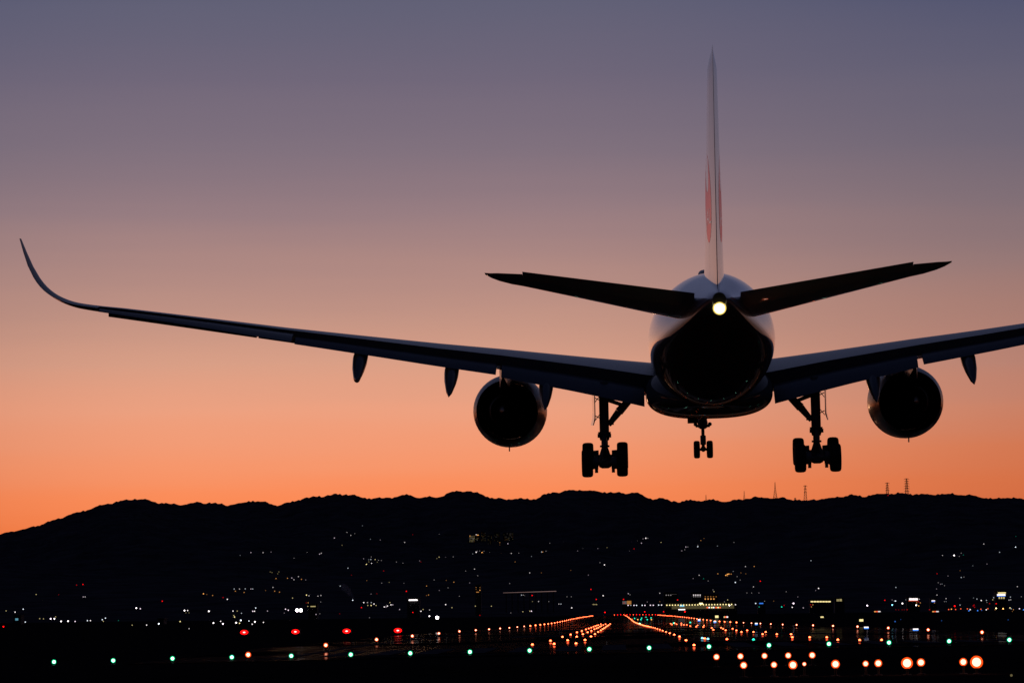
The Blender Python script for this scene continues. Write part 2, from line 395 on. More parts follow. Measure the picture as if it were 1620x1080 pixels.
tl = MB().sphere((0,0,0), .205, 20, 14).build('tail_light', TAILLAMP, fus, loc=B(66.62,0,.82))
# fin
def foil(c, t, cut0=0., cut1=1., n=18, camber=0.):
    """airfoil outline points (xc, up) between chord fractions"""
    def th(x): return 5*t*(.2969*math.sqrt(max(x,0)) - .126*x - .3516*x*x + .2843*x**3 - .1020*x**4)
    xs = [cut0 + (cut1-cut0)*(1-math.cos(math.pi*k/n))/2 for k in range(n+1)]
    cl = lambda x: camber*4*x*(1-x)
    upx = [(x*c, (cl(x)+th(x)+.0008)*c) for x in xs]; lo = [(x*c, (cl(x)-th(x)-.0008)*c) for x in xs]
    return upx[::-1] + lo
def finrow(z):
    k = (z-1.9)/(11.52-1.9)
    le = 51.4 + (62.5-51.4)*k; te = 63.3 + 2.4*k
    if z > 10.8: le += (z-10.8)**2*1.6
    th = (.86 - .5*k)*(1 if z < 10.9 else max(.1, 1-(z-10.9)/.7))
    if z < 2.6: th += (2.6-z)**2*.35
    return le, te, th
FZ = [1.2,1.9,2.2,2.6,3.2,4,5,6,7,8,9,10,10.8,11.1,11.35,11.52]
def fin_loops(c0, c1):
    out = []
    for z in FZ:
        le, te, th = finrow(z); c = te-le
        out.append([B(le+x, yy, z) for x, yy in foil(c, th/c, c0, c1)])
    return out
fin = MB().loft(fin_loops(0, .70)).build('tail_fin', WHITE, jet)
MB().loft(fin_loops(.704, 1.)).build('rudder', WHITE, fin)
def fin_y(x, z):
    le, te, th = finrow(z); c = te-le; q = max(0., min(1., (x-le)/c)); t = th/c
    return 5*t*(.2969*math.sqrt(q)-.126*q-.3516*q*q+.2843*q**3-.1020*q**4)*c + .0008*c
EXC, EZC, ER = 60.55, 5.66, 1.88
def red_at(a, b):
    """red part of the round emblem, a forward, b up, unit circle"""
    if a*a+b*b > 1: return False
    if b > .08:
        r = math.hypot(a, b)
        inner = (a/.52)**2 + ((b-.58)/.46)**2 < 1        # white neck and head space inside the raised wings
        if inner: return False
        if b > .80 and abs(a) < .10: return False
        for k in range(5):                                # white feather tips
            an = math.radians(35+k*12)
            if abs(math.atan2(b, abs(a))-an) < .03 and r > .86: return False
    return True
for sd_ in (-1, 1):
    g = MB(); nu, nv = 90, 170
    idx = {}
    for i in range(nu):
        for j in range(nv):
            a = -1+2*(i+.5)/nu; b = -1+2*(j+.5)/nv
            if not red_at(a, b): continue
            q = []
            for di, dj in ((0,0),(1,0),(1,1),(0,1)):
                key = (i+di, j+dj)
                if key not in idx:
                    x = EXC - (-1+2*key[0]/nu)*ER; z = EZC + (-1+2*key[1]/nv)*ER
                    idx[key] = len(g.v); g.v.append(tuple(B(x, sd_*(fin_y(x, z)+.005), z)))
                q.append(idx[key])
            g.f.append(q); g.mi.append(0)
    g.build('emblem', RED, fin)
    cu = bpy.data.curves.new('letters', 'FONT'); cu.body = 'JAL'; cu.size = 1.; cu.resolution_u = 3
    to = bpy.data.objects.new('letters_source', cu); COL.objects.link(to)
    bpy.context.view_layer.update()
    me0 = to.evaluated_get(bpy.context.evaluated_depsgraph_get()).to_mesh()
    bm = bmesh.new(); bm.from_mesh(me0); bmesh.ops.subdivide_edges(bm, edges=bm.edges[:], cuts=3)
    xs = [p.co.x for p in bm.verts]; ys = [p.co.y for p in bm.verts]
    x0, x1, y0, y1 = min(xs), max(xs), min(ys), max(ys)
    for p in bm.verts:
        a = (p.co.x-x0)/(x1-x0)*2-1; b = (p.co.y-y0)/(y1-y0)
        x = EXC + a*1.5*(1 if sd_ < 0 else -1); z = EZC + (-.72+.47*b)*ER
        p.co = B(x, sd_*(fin_y(x, z)+.011), z)
    me = bpy.data.meshes.new('emblem_letters'); bm.to_mesh(me); bm.free(); me.materials.append(LETT)
    to.to_mesh_clear() if hasattr(to, 'to_mesh_clear') else None
    bpy.data.objects.remove(to)
    new('emblem_letters', me, fin)

# tailplanes
HT = [(.5,56.4,63.0,.66,1.42,.66),(.9,56.75,63.05,.72,1.47,.62),(8.0,61.9,64.05,2.12,2.50,.20),(8.5,62.3,64.15,2.2,2.53,.17),(9.0,62.85,64.25,2.32,2.56,.13),(9.3,63.45,64.33,2.42,2.56,.08),(9.53,64.15,64.4,2.53,2.58,.02)]
def ht_loop(s, y, c0, c1, lift=0.):
    ys = [h[0] for h in HT]; g5 = [interp([(h[0], h[j]) for h in HT], y) for j in range(1, 6)]
    le, te, zl, zt, th = g5; c = te-le; out = []
    for x, yy in foil(c, th/c, c0, c1, camber=-.01):
        q = x/c; z = zl + (zt-zl)*q + yy
        if q > .7: z += lift*(q-.7)/.3
        out.append(B(le+x, s*y, z))
    return out
for s in (-1, 1):
    t = MB().loft([ht_loop(s, y, 0, .70) for y in (.5,.9,2,4,6,8.0)]).build('tailplane', WHITE, jet)
    MB().loft([ht_loop(s, y, 0, 1) for y in (8.001,8.5,8.8,9.0,9.15,9.3,9.42,9.53)]).build('tailplane_tip', WHITE, t)
    MB().loft([ht_loop(s, y, .705, 1, .10) for y in (.95,2,4,6,8.0)]).build('elevator', WHITE, t)

# wings
WING = [(2.4,20.1,35.2,-1.80,13.0,2.2,.120),(3.0,20.5,35.3,-1.72,12.5,2.2,.119),(6,22.6,35.5,-1.2,11,1.6,.108),(10.4,25.5,36.0,-.51,9.2,1.2,.102),(13.5,27.7,36.8,-.09,8.2,.8,.10),(16.9,30.0,37.9,.42,7,.3,.090),(20.9,32.7,39.2,1.01,5.6,-.3,.082),(25,35.6,40.3,1.66,4.4,-.9,.088),(28.4,38.0,41.2,2.19,3.1,-1.2,.10),(29.4,38.7,41.45,2.33,2.75,-1.2,.10)]
def wrow(y): return [interp([(r[0], r[j]) for r in WING], y) for j in range(1, 7)]
def wsec(s, y, c0, c1, le, zref, c, tw, t, cant=0., camber=.015):
    out = []
    for x, zz_ in foil(c, t, c0, c1, camber=camber):
        dx = x-.3*c; a = R(tw)
        xx = dx*math.cos(a) + zz_*math.sin(a); z2 = -dx*math.sin(a) + zz_*math.cos(a)
        out.append(B(le+.3*c+xx, s*(y - math.sin(cant)*z2), zref + math.cos(cant)*z2))
    return out
def chord_pt(y, q):
    le, te, zr, _, tw, t = wrow(y); c = te-le
    return le + q*c, zr - (q-.3)*c*math.sin(R(tw))
def smooth_y(a, b, n): return [a+(b-a)*k/n for k in range(n+1)]
TIPS = [(29.4,38.7,2.75,2.33,.10,8),(30.0,39.3,2.6,2.42,.10,12),(30.6,39.9,2.45,2.55,.10,18),(31.1,40.5,2.3,2.76,.10,28),(31.5,41.0,2.15,3.03,.10,40),(31.8,41.5,1.95,3.36,.10,50),(32.05,42.0,1.75,3.8,.09,62),(32.25,42.6,1.45,4.35,.085,70),(32.4,43.3,1.0,5.0,.075,75),(32.52,44.0,.5,5.63,.06,78)]
FLC = [(3,2.1),(10.4,1.4),(20.3,.92)]
def flap_loop(s, y, droop):
    cx, cz = chord_pt(y, .775); c = interp(FLC, y); d = R(droop)
    cx += .10; cz -= .10*1.0
    out = []
    for x, zz_ in foil(c, .13, 0, 1, n=12, camber=.02):
        out.append(B(cx + x*math.cos(d) + zz_*math.sin(d), s*y, cz - x*math.sin(d) + zz_*math.cos(d)))
    return out
def ail_loop(s, y, droop):
    cx, cz = chord_pt(y, .772); le, te, zr, _, tw, t = wrow(y); c = (te-le)*.235; d = R(droop)
    out = []
    for x, zz_ in foil(c, .17, 0, 1, n=12):
        out.append(B(cx + .02 + x*math.cos(d) + zz_*math.sin(d), s*y, cz - .02 - x*math.sin(d) + zz_*math.cos(d)))
    return out
for s in (-1, 1):
    loops = []
    for y in [2.4,3,4,5,6,7.5,9,10.4,12,13.5,15,16.9,19,20.9,23,25,27,28.4,29.4]:
        le, te, zr, _, tw, t = wrow(y); loops.append(wsec(s, y, 0, .77, le, zr, te-le, tw, t))
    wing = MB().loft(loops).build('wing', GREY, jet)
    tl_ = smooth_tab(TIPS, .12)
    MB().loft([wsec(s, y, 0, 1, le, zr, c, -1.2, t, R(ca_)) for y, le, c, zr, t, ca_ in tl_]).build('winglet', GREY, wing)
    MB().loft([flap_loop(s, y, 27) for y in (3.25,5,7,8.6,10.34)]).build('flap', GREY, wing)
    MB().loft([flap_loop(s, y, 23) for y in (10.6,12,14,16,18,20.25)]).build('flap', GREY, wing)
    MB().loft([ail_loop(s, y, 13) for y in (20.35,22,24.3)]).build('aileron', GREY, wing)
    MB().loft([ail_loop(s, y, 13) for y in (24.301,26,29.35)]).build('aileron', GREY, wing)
    # drooped leading edge slats
    for a, b in ((3.6, 9.2), (11.6, 17), (17.1, 22.5), (22.6, 29.3)):
        lp = []
        for y in smooth_y(a, b, 4):
            le, te, zr, _, tw, t = wrow(y); c = te-le
            lp.append([p + Vector((0, .16, -.20)) for p in wsec(s, y, 0, .11, le, zr, c, tw+.6, t*.96)])
        MB().loft(lp).build('slat', GREY, wing)
    # flap track fairings, drooping with the flaps
    for y, ln in ((8.15, 1.0), (12.8, 1.0), (17.2, .92)):
        cx, cz = chord_pt(y, .60); fx, fz = chord_pt(y, .775)
        path = [(cx-1.2*ln, cz-.25, .05), (cx, cz-.42, .22), (fx-.3, fz-.52, .35), (fx+.7*ln, fz-.85, .36), (fx+1.7*ln, fz-1.25, .30), (fx+2.7*ln, fz-1.72, .17), (fx+3.3*ln, fz-(2.02 if y < 14 else 1.82), .02)]
        lps = []
        for x, z, r in path: lps.append([B(x, s*(y+.0)+r*math.cos(2*math.pi*k/16), z+r*1.35*math.sin(2*math.pi*k/16)) for k in range(16)])
        MB().loft(lps).build('flap_fairing', GREY, wing)
    # engine
    ey, ez = s*10.4, -3.02
    g = MB().lathe([(-22.15,1.52),(-22.02,1.62),(-22.1,1.74),(-22.6,1.86),(-23.6,1.93),(-25,1.92),(-26.4,1.85),(-27.3,1.74),(-28.05,1.60),(-28.05,1.56),(-27,1.50),(-25.3,1.48),(-24,1.48),(-23,1.46)], B(0, ey, ez) - Vector((0,XR,0)) + Vector((0,XR,0)), 'Y', 48, close=True)
    eng = g.build('engine', NAC, jet)
    g = MB().lathe([(-23.2,1.45),(-23.3,.4),(-25.4,.42),(-25.5,1.40),(-25.9,1.18),(-27.4,1.1),(-29.2,.80),(-29.2,.76),(-28.4,.74),(-28.3,.45)], B(0, ey, ez), 'Y', 40)
    g.build('engine_core', METAL, eng)
    MB().lathe([(-28.2,.5),(-29.3,.42),(-30.2,.16),(-30.5,.01)], B(0, ey, ez), 'Y', 24).build('exhaust_cone', METAL, eng)
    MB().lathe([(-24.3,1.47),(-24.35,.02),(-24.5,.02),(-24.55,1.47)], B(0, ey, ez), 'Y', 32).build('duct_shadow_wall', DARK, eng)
    bl = MB()
    for k in range(22):
        a = 2*math.pi*k/22; ca_, sa_ = math.cos(a), math.sin(a); tx, tz = -sa_, ca_
        bl.add([B(x, ey + r*ca_ + q*tx, ez + r*sa_ + q*tz) for r, x, q in ((.4,22.9,-.1),(.4,23.25,.1),(1.44,23.3,.16),(1.44,22.95,-.16))], [(0,1,2,3)])
    bl.build('fan_blades', METAL, eng)
    ps = []
    for x, zb, zt, hw in ((22.9,-1.35,-1.05,.05),(24.2,-1.45,-.75,.26),(26.2,-1.6,-.55,.30),(28,-2.1,-.75,.30),(30,-1.9,-.9,.26),(32,-1.35,-.95,.06)):
        ps.append([B(x, ey-hw, zb), B(x, ey-hw, zt), B(x, ey+hw, zt), B(x, ey+hw, zb)])
    MB().loft(ps).build('pylon', GREY, eng)
    MB().box(B(26.4, ey, ez-1.95), (.05,.3,.32)).build('drain_mast', METAL, eng)
    MB().add([B(23.2, ey-s*1.15, ez+1.5), B(25.4, ey-s*1.15, ez+1.46), B(25.0, ey-s*1.5, ez+1.92), B(23.2, ey-s*1.17, ez+1.52)] + [B(23.2, ey-s*1.12, ez+1.5), B(25.4, ey-s*1.12, ez+1.46), B(25.0, ey-s*1.47, ez+1.92), B(23.2, ey-s*1.14, ez+1.52)], [(0,1,2),(4,6,5),(0,4,5,1),(1,5,6,2),(2,6,4,0)]).build('strake', WHITE, eng)
    # main gear
    gy = s*5.3
    g = MB()
    g.tube(B(33.0,gy,-1.7), B(33.2,gy,-4.35), .24, .24, 16); g.tube(B(33.2,gy,-4.2), B(33.22,gy,-4.62), .33, .22, 16)
    g.tube(B(33.22,gy,-4.5), B(33.25,gy,-5.5), .17, .17, 14); g.tube(B(33.24,gy,-4.86), B(33.24,gy,-4.96), .25, .25, 12)
    g.lathe([(-.52,.16),(-.45,.30),(-.2,.36),(.1,.30),(.5,.17)], B(33.25,gy,-5.5), 'Z', 16)
    for q in (-1, 1): g.box(B(33.5,gy+q*.28,-4.38), (.12,.3,.2))
    mg = g.build('main_landing_gear', GEAR, jet)
    g = MB(); g.tube(B(33.55,gy,-4.4), B(34.05,gy,-4.95), .12, .08, 8); g.tube(B(34.05,gy,-4.95), B(33.6,gy,-5.45), .08, .14, 8)
    g.build('torque_link', GEAR, mg)
    g = MB(); g.tube(B(33.2,gy-s*.22,-3.85), B(33.2,gy-s*.75,-3.2), .13, .19, 10); g.tube(B(33.2,gy-s*.75,-3.2), B(33.2,gy-s*1.55,-2.35), .22, .16, 10)
    g.box(B(33.2,gy-s*.36,-3.72), (.24,.3,.26)); g.tube(B(33.1,gy-s*.1,-2.55), B(33.1,gy-s*1.15,-2.95), .11, .09, 8)
    g.build('side_brace', GEAR, mg)
    g = MB(); g.tube(B(32.0,gy,-5.40), B(34.4,gy,-5.76), .17, .17, 12)
    for x, z in ((32.2,-5.43),(34.2,-5.73)):
        g.tube(B(x,gy-.95,z), B(x,gy+.95,z), .09, .09, 10)
        for q in (-1, 1): g.lathe([(-.14,.14),(-.14,.30),(.14,.32),(.14,.12)], B(x,gy+q*.47,z), 'X', 16); g.box(B(x+.1,gy+q*.42,z-.38), (.16,.2,.22))
    g.build('bogie_beam', GEAR, mg)
    for x, z in ((32.2,-5.43),(34.2,-5.73)):
        for q in (-1, 1):
            c = B(x, gy+q*.87, z)
            MB().lathe([(-.20,.40),(-.26,.52),(-.275,.60),(-.24,.665),(-.15,.70),(0,.708),(.15,.70),(.24,.665),(.275,.60),(.26,.52),(.20,.40)], c, 'X', 36).build('tyre', RUB, mg)
            MB().lathe([(-.22,.10),(-.20,.30),(-.21,.42),(.21,.42),(.20,.30),(.22,.10)], c, 'X', 24).build('wheel_hub', GEAR, mg)
    dr = []
    for x in (32.3,33.0,33.8,34.5):
        dr.append([B(x, gy+s*(.40+o+(34.5-x)*.07), z) for o, z in ((0,-2.2),(0,-3.2),(.0,-3.55),(.10,-3.85),(.14,-3.85),(.06,-3.5),(.05,-3.2),(.05,-2.2))])
    MB().loft(dr).build('gear_door', WHITE, mg)
    for z in (-2.6,-3.5):
        g = MB(); g.tube(B(33.3,gy+s*.2,z), B(33.3,gy+s*.44,z+.12), .025, .025, 6); g.tube(B(33.5,gy+s*.2,z+.2), B(33.3,gy+s*.44,z-.1), .02, .02, 6)
        g.build('door_link', GEAR, mg)
# nose gear
g = MB(); g.tube(B(4.6,0,-2.6), B(4.6,0,-4.3), .17, .17, 14); g.tube(B(4.6,0,-4.3), B(4.6,0,-5.55), .10, .10, 12)
g.lathe([(-.35,.1),(-.28,.26),(.0,.30),(.35,.24),(.45,.16)], B(4.6,0,-3.95), 'Z', 14); g.tube(B(4.6,-.42,-4.12), B(4.6,.42,-4.12), .08, .08, 8)
g.tube(B(4.72,0,-4.7), B(4.85,0,-5.2), .17, .17, 10); g.tube(B(4.6,-.5,-5.5), B(4.6,.5,-5.5), .08, .08, 8); g.lathe([(-.14,.05),(0,.2),(.16,.12)], B(4.6,0,-5.5), 'Z', 10)
ng = g.build('nose_landing_gear', GEAR, jet)
for q in (-1, 1):
    c = B(4.6, q*.38, -5.5)
    MB().lathe([(-.14,.28),(-.185,.38),(-.17,.47),(-.1,.515),(0,.52),(.1,.515),(.17,.47),(.185,.38),(.14,.28)], c, 'X', 30).build('tyre', RUB, ng)
    MB().lathe([(-.15,.06),(-.15,.3),(.15,.3),(.15,.06)], c, 'X', 18).build('wheel_hub', GEAR, ng)
    MB().lathe([(-.06,.09),(.02,.12),(.06,.12),(.06,.02)], B(4.5, q*.42, -4.02), 'Y', 12).build('taxi_lamp', GEAR, ng)
    MB().box(B(3.9, q*.55, -3.15), (.04,1.4,.75)).build('gear_door', WHITE, ng)

# ------------------------------------------------------------------ airfield lights
HOUS = mat('lamp_housing', (.03, .03, .028), .6, noise=.2, nscale=9)
RIM = {}
COLS = {'o': (1., .11, .035), 'O': (1., .08, .02), 'r': (1., .003, .003), 'g': (.02, 1., .40), 'w': (1., .90, .90), 'u': (.82, .90, 1.), 'v': (1., .80, .95), 'y': (1., .82, .35), 'a': (1., .42, .10), 'b': (.05, .25, 1.), 'c': (.25, .75, 1.), 'e': (.02, .85, .55)}
def lampmat(c, s, sample=True):
    k = (c, s, sample)
    if k not in RIM: RIM[k] = emit('glow_%s_%g%s' % ({'o':'orange','O':'deep_orange','r':'red','g':'green','w':'white','u':'cool_white','v':'pink_white','y':'warm','a':'amber','b':'blue','c':'cyan','e':'teal'}[c], s, '' if sample else '_far'), COLS[c], s, sample)
    return RIM[k]
_gm = {}
def glassmat(c):
    """tinted glass globe that glows in its own colour and lets the bulb show through"""
    if c in _gm: return _gm[c]
    m = bpy.data.materials.new('tinted_globe_'+{'o':'orange','O':'deep_orange','g':'green'}[c]); m.use_nodes = True; nt = m.node_tree
    nt.nodes.remove(nt.nodes['Principled BSDF'])
    em = nt.nodes.new('ShaderNodeEmission'); em.inputs[0].default_value = {'o': (1,.075,.012,1), 'O': (1,.07,.004,1), 'g': (.0,.62,.22,1)}[c]; em.inputs[1].default_value = {'o': 2.2, 'O': 1.9, 'g': 1.6}[c]
    tr = nt.nodes.new('ShaderNodeBsdfTransparent'); ad = nt.nodes.new('ShaderNodeMixShader'); ad.inputs[0].default_value = .5
    nt.links.new(tr.outputs[0], ad.inputs[1]); nt.links.new(em.outputs[0], ad.inputs[2]); nt.links.new(ad.outputs[0], nt.nodes['Material Output'].inputs[0])
    m.cycles.emission_sampling = 'NONE'
    _gm[c] = m; return m
def hotmat(c, s):
    k = ('hot', c, s)
    if k not in RIM: RIM[k] = emit('bulb_%s_%g' % ({'o':'orange','O':'deep_orange','g':'green'}[c], s), {'o': (1,.42,.26), 'O': (1,.74,.52), 'g': (.42,1,.78)}[c], s)
    return RIM[k]
_lm = {}
def elev_lamp(r, c, s, h):
    """elevated lamp: flanged base, stem, cap ring and a glass globe"""
    k = (r, c, s, h)
    if k not in _lm:
        a = MB().lathe([(0,.17),(.04,.17),(.05,.05),(h-r*1.12,.05),(h-r*1.05,r*.35),(h-r*.9,r*.38)], (0,0,0), 'Z', 14).mesh('lamp_base', HOUS)
        b = MB().sphere((0,0,h), r, 20, 14).mesh('lamp_globe', glassmat(c))
        d = MB().sphere((0,0,h), r*{'o': .58, 'O': .70, 'g': .62}[c], 16, 10).mesh('lamp_bulb', hotmat(c, s))
        _lm[k] = (a, b, d)
    return _lm[k]
def put_lamp(name, p, label, cat, group, r=.2, c='o', s=9., h=.4):
    a, b, d = elev_lamp(r, c, s, h)
    e = empty(name, p); tag(e, label, cat, group)
    new('base', a, e); new('globe', b, e); new('bulb', d, e)
    return e
_far = {}
def far_lamp(name, p, label, cat, group, r=.25, c='o', s=9., h=.35, sample=True):
    k = (name, r, c, s, h)
    if k not in _far:
        g = MB(); g.lathe([(0,.15),(.05,.15),(.06,.05),(h-r*.8,.05),(h-r*.6,r*.7)], (0,0,0), 'Z', 8); g.cur = 1; g.sphere((0,0,h), r, 10, 6)
        _far[k] = g.mesh(name, [HOUS, lampmat(c, s, sample)])
    o = new(name, _far[k], loc=p); tag(o, label, cat, group); return o
def on(X, Y, dz=.05): return (X, Y, ground_z(X, Y)+dz)

# green threshold row
for i in range(17):
    X = -38.3 + 4.03*i
    put_lamp('threshold_light', on(X, 226, .0 if X < -33 else .05), 'green threshold light, %s from the left end of the green row' % ORD[i+1], 'light', 'green lights across the runway threshold', .16, 'g', 12., .26)
# left and right edges
for side, X in (('left', XC-31.2), ('right', XC+31.2)):
    for n in range(51):
        Y = 226 + 60*n
        if side == 'right' and n < 2: continue
        k = n+1 if side == 'left' else n-1
        p = on(X, Y)
        if k <= 12:
            lab = 'orange light on the %s runway edge, %s from the near end' % (side, ORD[k])
            put_lamp('runway_edge_light', p, lab, 'light', 'orange lights along the %s runway edge' % side, .19, 'o', 12., .40)
        else:
            far_lamp('runway_edge_light', p, 'tiny orange edge light in the far merging stretch of the %s runway edge' % side, 'light', 'orange lights along the %s runway edge' % side, .22, 'o', 11., .38)
# centreline
for n in range(100):
    Y = 252 + 30*n
    p = on(XC-.5, Y)
    if n < 12: far_lamp('centreline_light', p, 'orange runway centreline light, %s from the near end of the centre row' % ORD[n+1], 'light', 'orange lights along the runway centreline', .10, 'o', 11., .08)
    else: far_lamp('centreline_light', p, 'tiny orange light in the far merging stretch of the runway centreline', 'light', 'orange lights along the runway centreline', .14, 'o', 11., .08)
# touchdown zone
TDL = [(768,538),(923,505),(954,532),(1025,472),(1070,501),(1141,528),(1095,452),(1147,470),(1218,498),(1149,432),(1200,448),(1269,468),(1191,420),(1240,432),(1303,447),(1226,407),(1272,419),(1330,429),(1250,399),(1298,405),(1353,415),(1271,391),(1317,398),(1369,404),(1290,384),(1331,392),(1381,396),(1306,378),(1345,383),(1393,388),(1319,373),(1357,377),(1404,380),(1331,370),(1374,369),(1413,374),(1353,361),(1393,361),(1422,368),(1433,359)]
for x, y in TDL:
    p = hit(700+x/5.4, 920+y/5.4, .12)
    far_lamp('touchdown_light', on(p.x, p.y), 'small orange touchdown light in the three slanting rows left of the centreline', 'light', 'orange touchdown lights left of the centreline', .075 + p.y/11000, 'o', 11., .1)
TDR = [(1140.8,992.7),(1144,994.5),(1148,996.8),(1159,994.3),(1165,997),(1173,999.5),(1182,997),(1192,999.5),(1206.5,1003),(1211.5,999.5),(1229,1003),(1251.5,1003),(1253.5,1008),(1281,1008),(1308,1008),(1325.5,1012),(1360,1012.5),(1394.7,1012.3),(1126,993),(1128.5,996),(1113.8,989),(1112.8,991.5),(1101.5,991),(1103.5,989),(1092,990),(1086.5,988),(1082,988),(1070.5,987),(1067.5,985.5),(1061,986),(1063,987.5),(1078,985.5),(1078,988),(1150,1011),(1115,1010)]
for x, y in TDR:
    p = hit(x, y, .12)
    far_lamp('touchdown_light', on(p.x, p.y), 'small orange touchdown light scattered to the right of the centreline', 'light', 'orange touchdown lights right of the centreline', .07 + p.y/11000, 'o', 10., .1)
for x, y, c in [(1111,1009.5,'c'),(1120,1010.7,'c'),(1192,1011.7,'e')]:
    p = hit(x, y, .12)
    far_lamp('taxiway_light', on(p.x, p.y), {1111: 'pale blue lamp left of an orange lamp near the close end of the centreline', 1120: 'pale blue lamp right of an orange lamp near the close end of the centreline', 1192: 'dim teal lamp between the green threshold lights and the orange rows'}[x], 'light', None, .11, c, 2.5, .1)
# red bar and teal turn-off lamps at the far end
for i, x in enumerate([972,977,982,987,992,997,1002,1007,1012,1017,1022,1027,1032,1037]):
    q = at(x, 971.8, 3290)
    far_lamp('runway_end_light', (q.x, 3290, ground_z(q.x, 3290)+.05), 'tiny red light in the bar across the far end of the runway', 'light', 'red lights across the far end of the runway', .36, 'r' if i % 3 else 'O', 4.5 if i % 3 else 5., .6, False)
for x, y, l in ((957,968,'left'),(1020,967,'middle'),(1050,967,'right')):
    q = at(x, y, 3360); zg = ground_z(q.x, 3360)
    g = MB().tube((0,0,0), (0,0,q.z-zg), .12, .08, 8); g.cur = 1; g.sphere((0,0,q.z-zg), .55, 10, 6)
    tag(g.build('mast_light', [HOUS, lampmat('r', 3., False)], loc=(q.x, 3360, zg)), 'red mast light standing above the red bar at the runway end, %s of three' % l, 'light', 'red mast lights beyond the runway end')
for x, y, c in [(1004,977.5,'e'),(1000,979,'o'),(1015,977,'e'),(1022,975.5,'e'),(1024,979.5,'e'),(1030,976.5,'e'),(1030.5,979.5,'a'),(1014,979.5,'e'),(1009,979.5,'a'),(1030,976.8,'e'),(1012,986,'e'),(1066,985,'e'),(1092,984,'e')]:
    p = hit(x, y, .2)
    far_lamp('turnoff_light', on(p.x, p.y, .0), ('teal' if c == 'e' else 'amber')+' turn off light between the centreline and the right edge row', 'light', ('teal' if c == 'e' else 'amber')+' turn off lights near the far end', .28, c, 2., .2)
# four red glide-path units
PIR = mat('lens_glass_red', (.2, .02, .02), .2)
for i, x in enumerate((386.5, 467.5, 548.5, 629.5)):
    q = at(x, 1003-(x-386)*.0123, 587); zg = ground_z(q.x, 587); hgt = max(.6, q.z-zg)
    e = empty('glide_path_light', (q.x, 587, zg))
    tag(e, 'bright red glide path light box beside the runway, %s from the left of four' % ORD[i+1], 'light', 'red glide path lights left of the runway')
    MB().box((0,.5,hgt), (1.5,1.2,.9)).build('housing', HOUS, e)
    g = MB()
    for sx in (-.6, .6):
        for sy in (.05, .95): g.tube((sx, sy, 0), (sx, sy, hgt-.3), .04, .04, 6)
    g.build('legs', HOUS, e)
    MB().loft([[(.68*math.cos(2*math.pi*k/24), yy, hgt+.40*math.sin(2*math.pi*k/24)) for k in range(24)] for yy in (-.16,-.10)]).build('red_filter', lampmat('r', 3.2), e)
    MB().loft([[(.20*math.cos(2*math.pi*k/20), yy, hgt+.095*math.sin(2*math.pi*k/20)) for k in range(20)] for yy in (-.22,-.165)]).build('lens', emit('glow_white_hot_red', (1., .30, .26), 7.), e)
# near approach lamps
APP = [(1133.5,1040,.155),(1171.5,1039,.155),(1209.5,1038.3,.15),(1247,1037.7,.155),(1285,1037.3,.165),(1176.5,1053.5,.15),(1224.5,1052.7,.135),(1254.5,1053,.185),(1272.5,1051.5,.09),(1321.8,1051.7,.185),(1369.5,1051,.13),(1389.5,1050.3,.165),(1435,1050,.25),(1457,1049,.175),(1524,1048.2,.17),(1545,1048.5,.275)]
for i, (x, y, r) in enumerate(APP):
    p = hit(x, y, .45); row = 'upper' if i < 5 else 'lower'; k = i+1 if i < 5 else i-4
    lab = 'orange approach light in the grass, %s from the left in the %s row' % (ORD[k], row)
    if r > .24: lab = 'largest bright orange approach light at the right end of the lower row' if i == 15 else 'large bright orange approach light with a smaller lamp close on its right'
    put_lamp('approach_light', (p.x, p.y, ground_z(p.x, p.y)), lab, 'light', 'orange approach lights in the grass', r*.96, 'O', 3.2, .5)
tag(MB().sphere((0,0,.15), .05, 8, 6).build('marker_lamp', lampmat('y', .12), loc=hit(1600,1067.5,.15) - Vector((0,0,.15))), 'dim yellowish marker lamp in the grass at lower right', 'light')

# airfield signs
SG = {}
def sign(x, y, w, h, cols, label, dz=.9):
    p = hit(x, y, dz); zg = ground_z(p.x, p.y); k = p.y/F
    ww, hh = w*k, h*k
    e = empty('airfield_sign', (p.x, p.y, zg)); tag(e, label, 'sign')
    zc = max(dz, hh/2+.15)
    MB().box((0,.12,zc), (ww+.1,.2,hh+.1)).build('sign_box', HOUS, e)
    g = MB()
    for sx in (-.4, .4): g.box((sx*ww,.12,(zc-hh/2)/2), (.08,.08,max(.05,zc-hh/2-.05)))
    g.build('legs', HOUS, e)
    n = len(cols)
    for j, (c, s, fr) in enumerate(cols):
        x0 = sum(q[2] for q in cols[:j])
        MB().box(((-.5+x0+fr/2)*ww, -.02, zc), (ww*fr*.96, .06, hh*.92)).build('lit_panel', lampmat(c, s), e)
sign(1134,974.8,5.4,4, [('y',1.2,1.)], 'lit yellow square airfield sign above the right edge row')
sign(1148.3,975.3,7,2.4, [('y',.7,.3),('o',1.6,.35),('w',1.3,.35)], 'lit yellow red and white airfield sign right of the yellow square sign')
sign(1300.5,975.4,5,2.4, [('y',1.,1.)], 'small lit yellow airfield sign far out on the right grass')
sign(1362.6,980.5,6.4,3.8, [('y',1.2,1.)], 'larger lit yellow airfield sign above a blue white sign')
sign(1388,966.7,10,1.8, [('a',1.,.25),('o',1.,.35),('w',.9,.4)], 'thin red and white lit sign far right, the left one of two')
sign(1480,966.7,10,1.8, [('a',1.,.25),('o',1.,.35),('w',.9,.4)], 'thin red and white lit sign far right, the right one of two')
sign(1076.5,970.1,4.2,1.6, [('a',.9,1.)], 'small amber lit sign under the long white lit building')
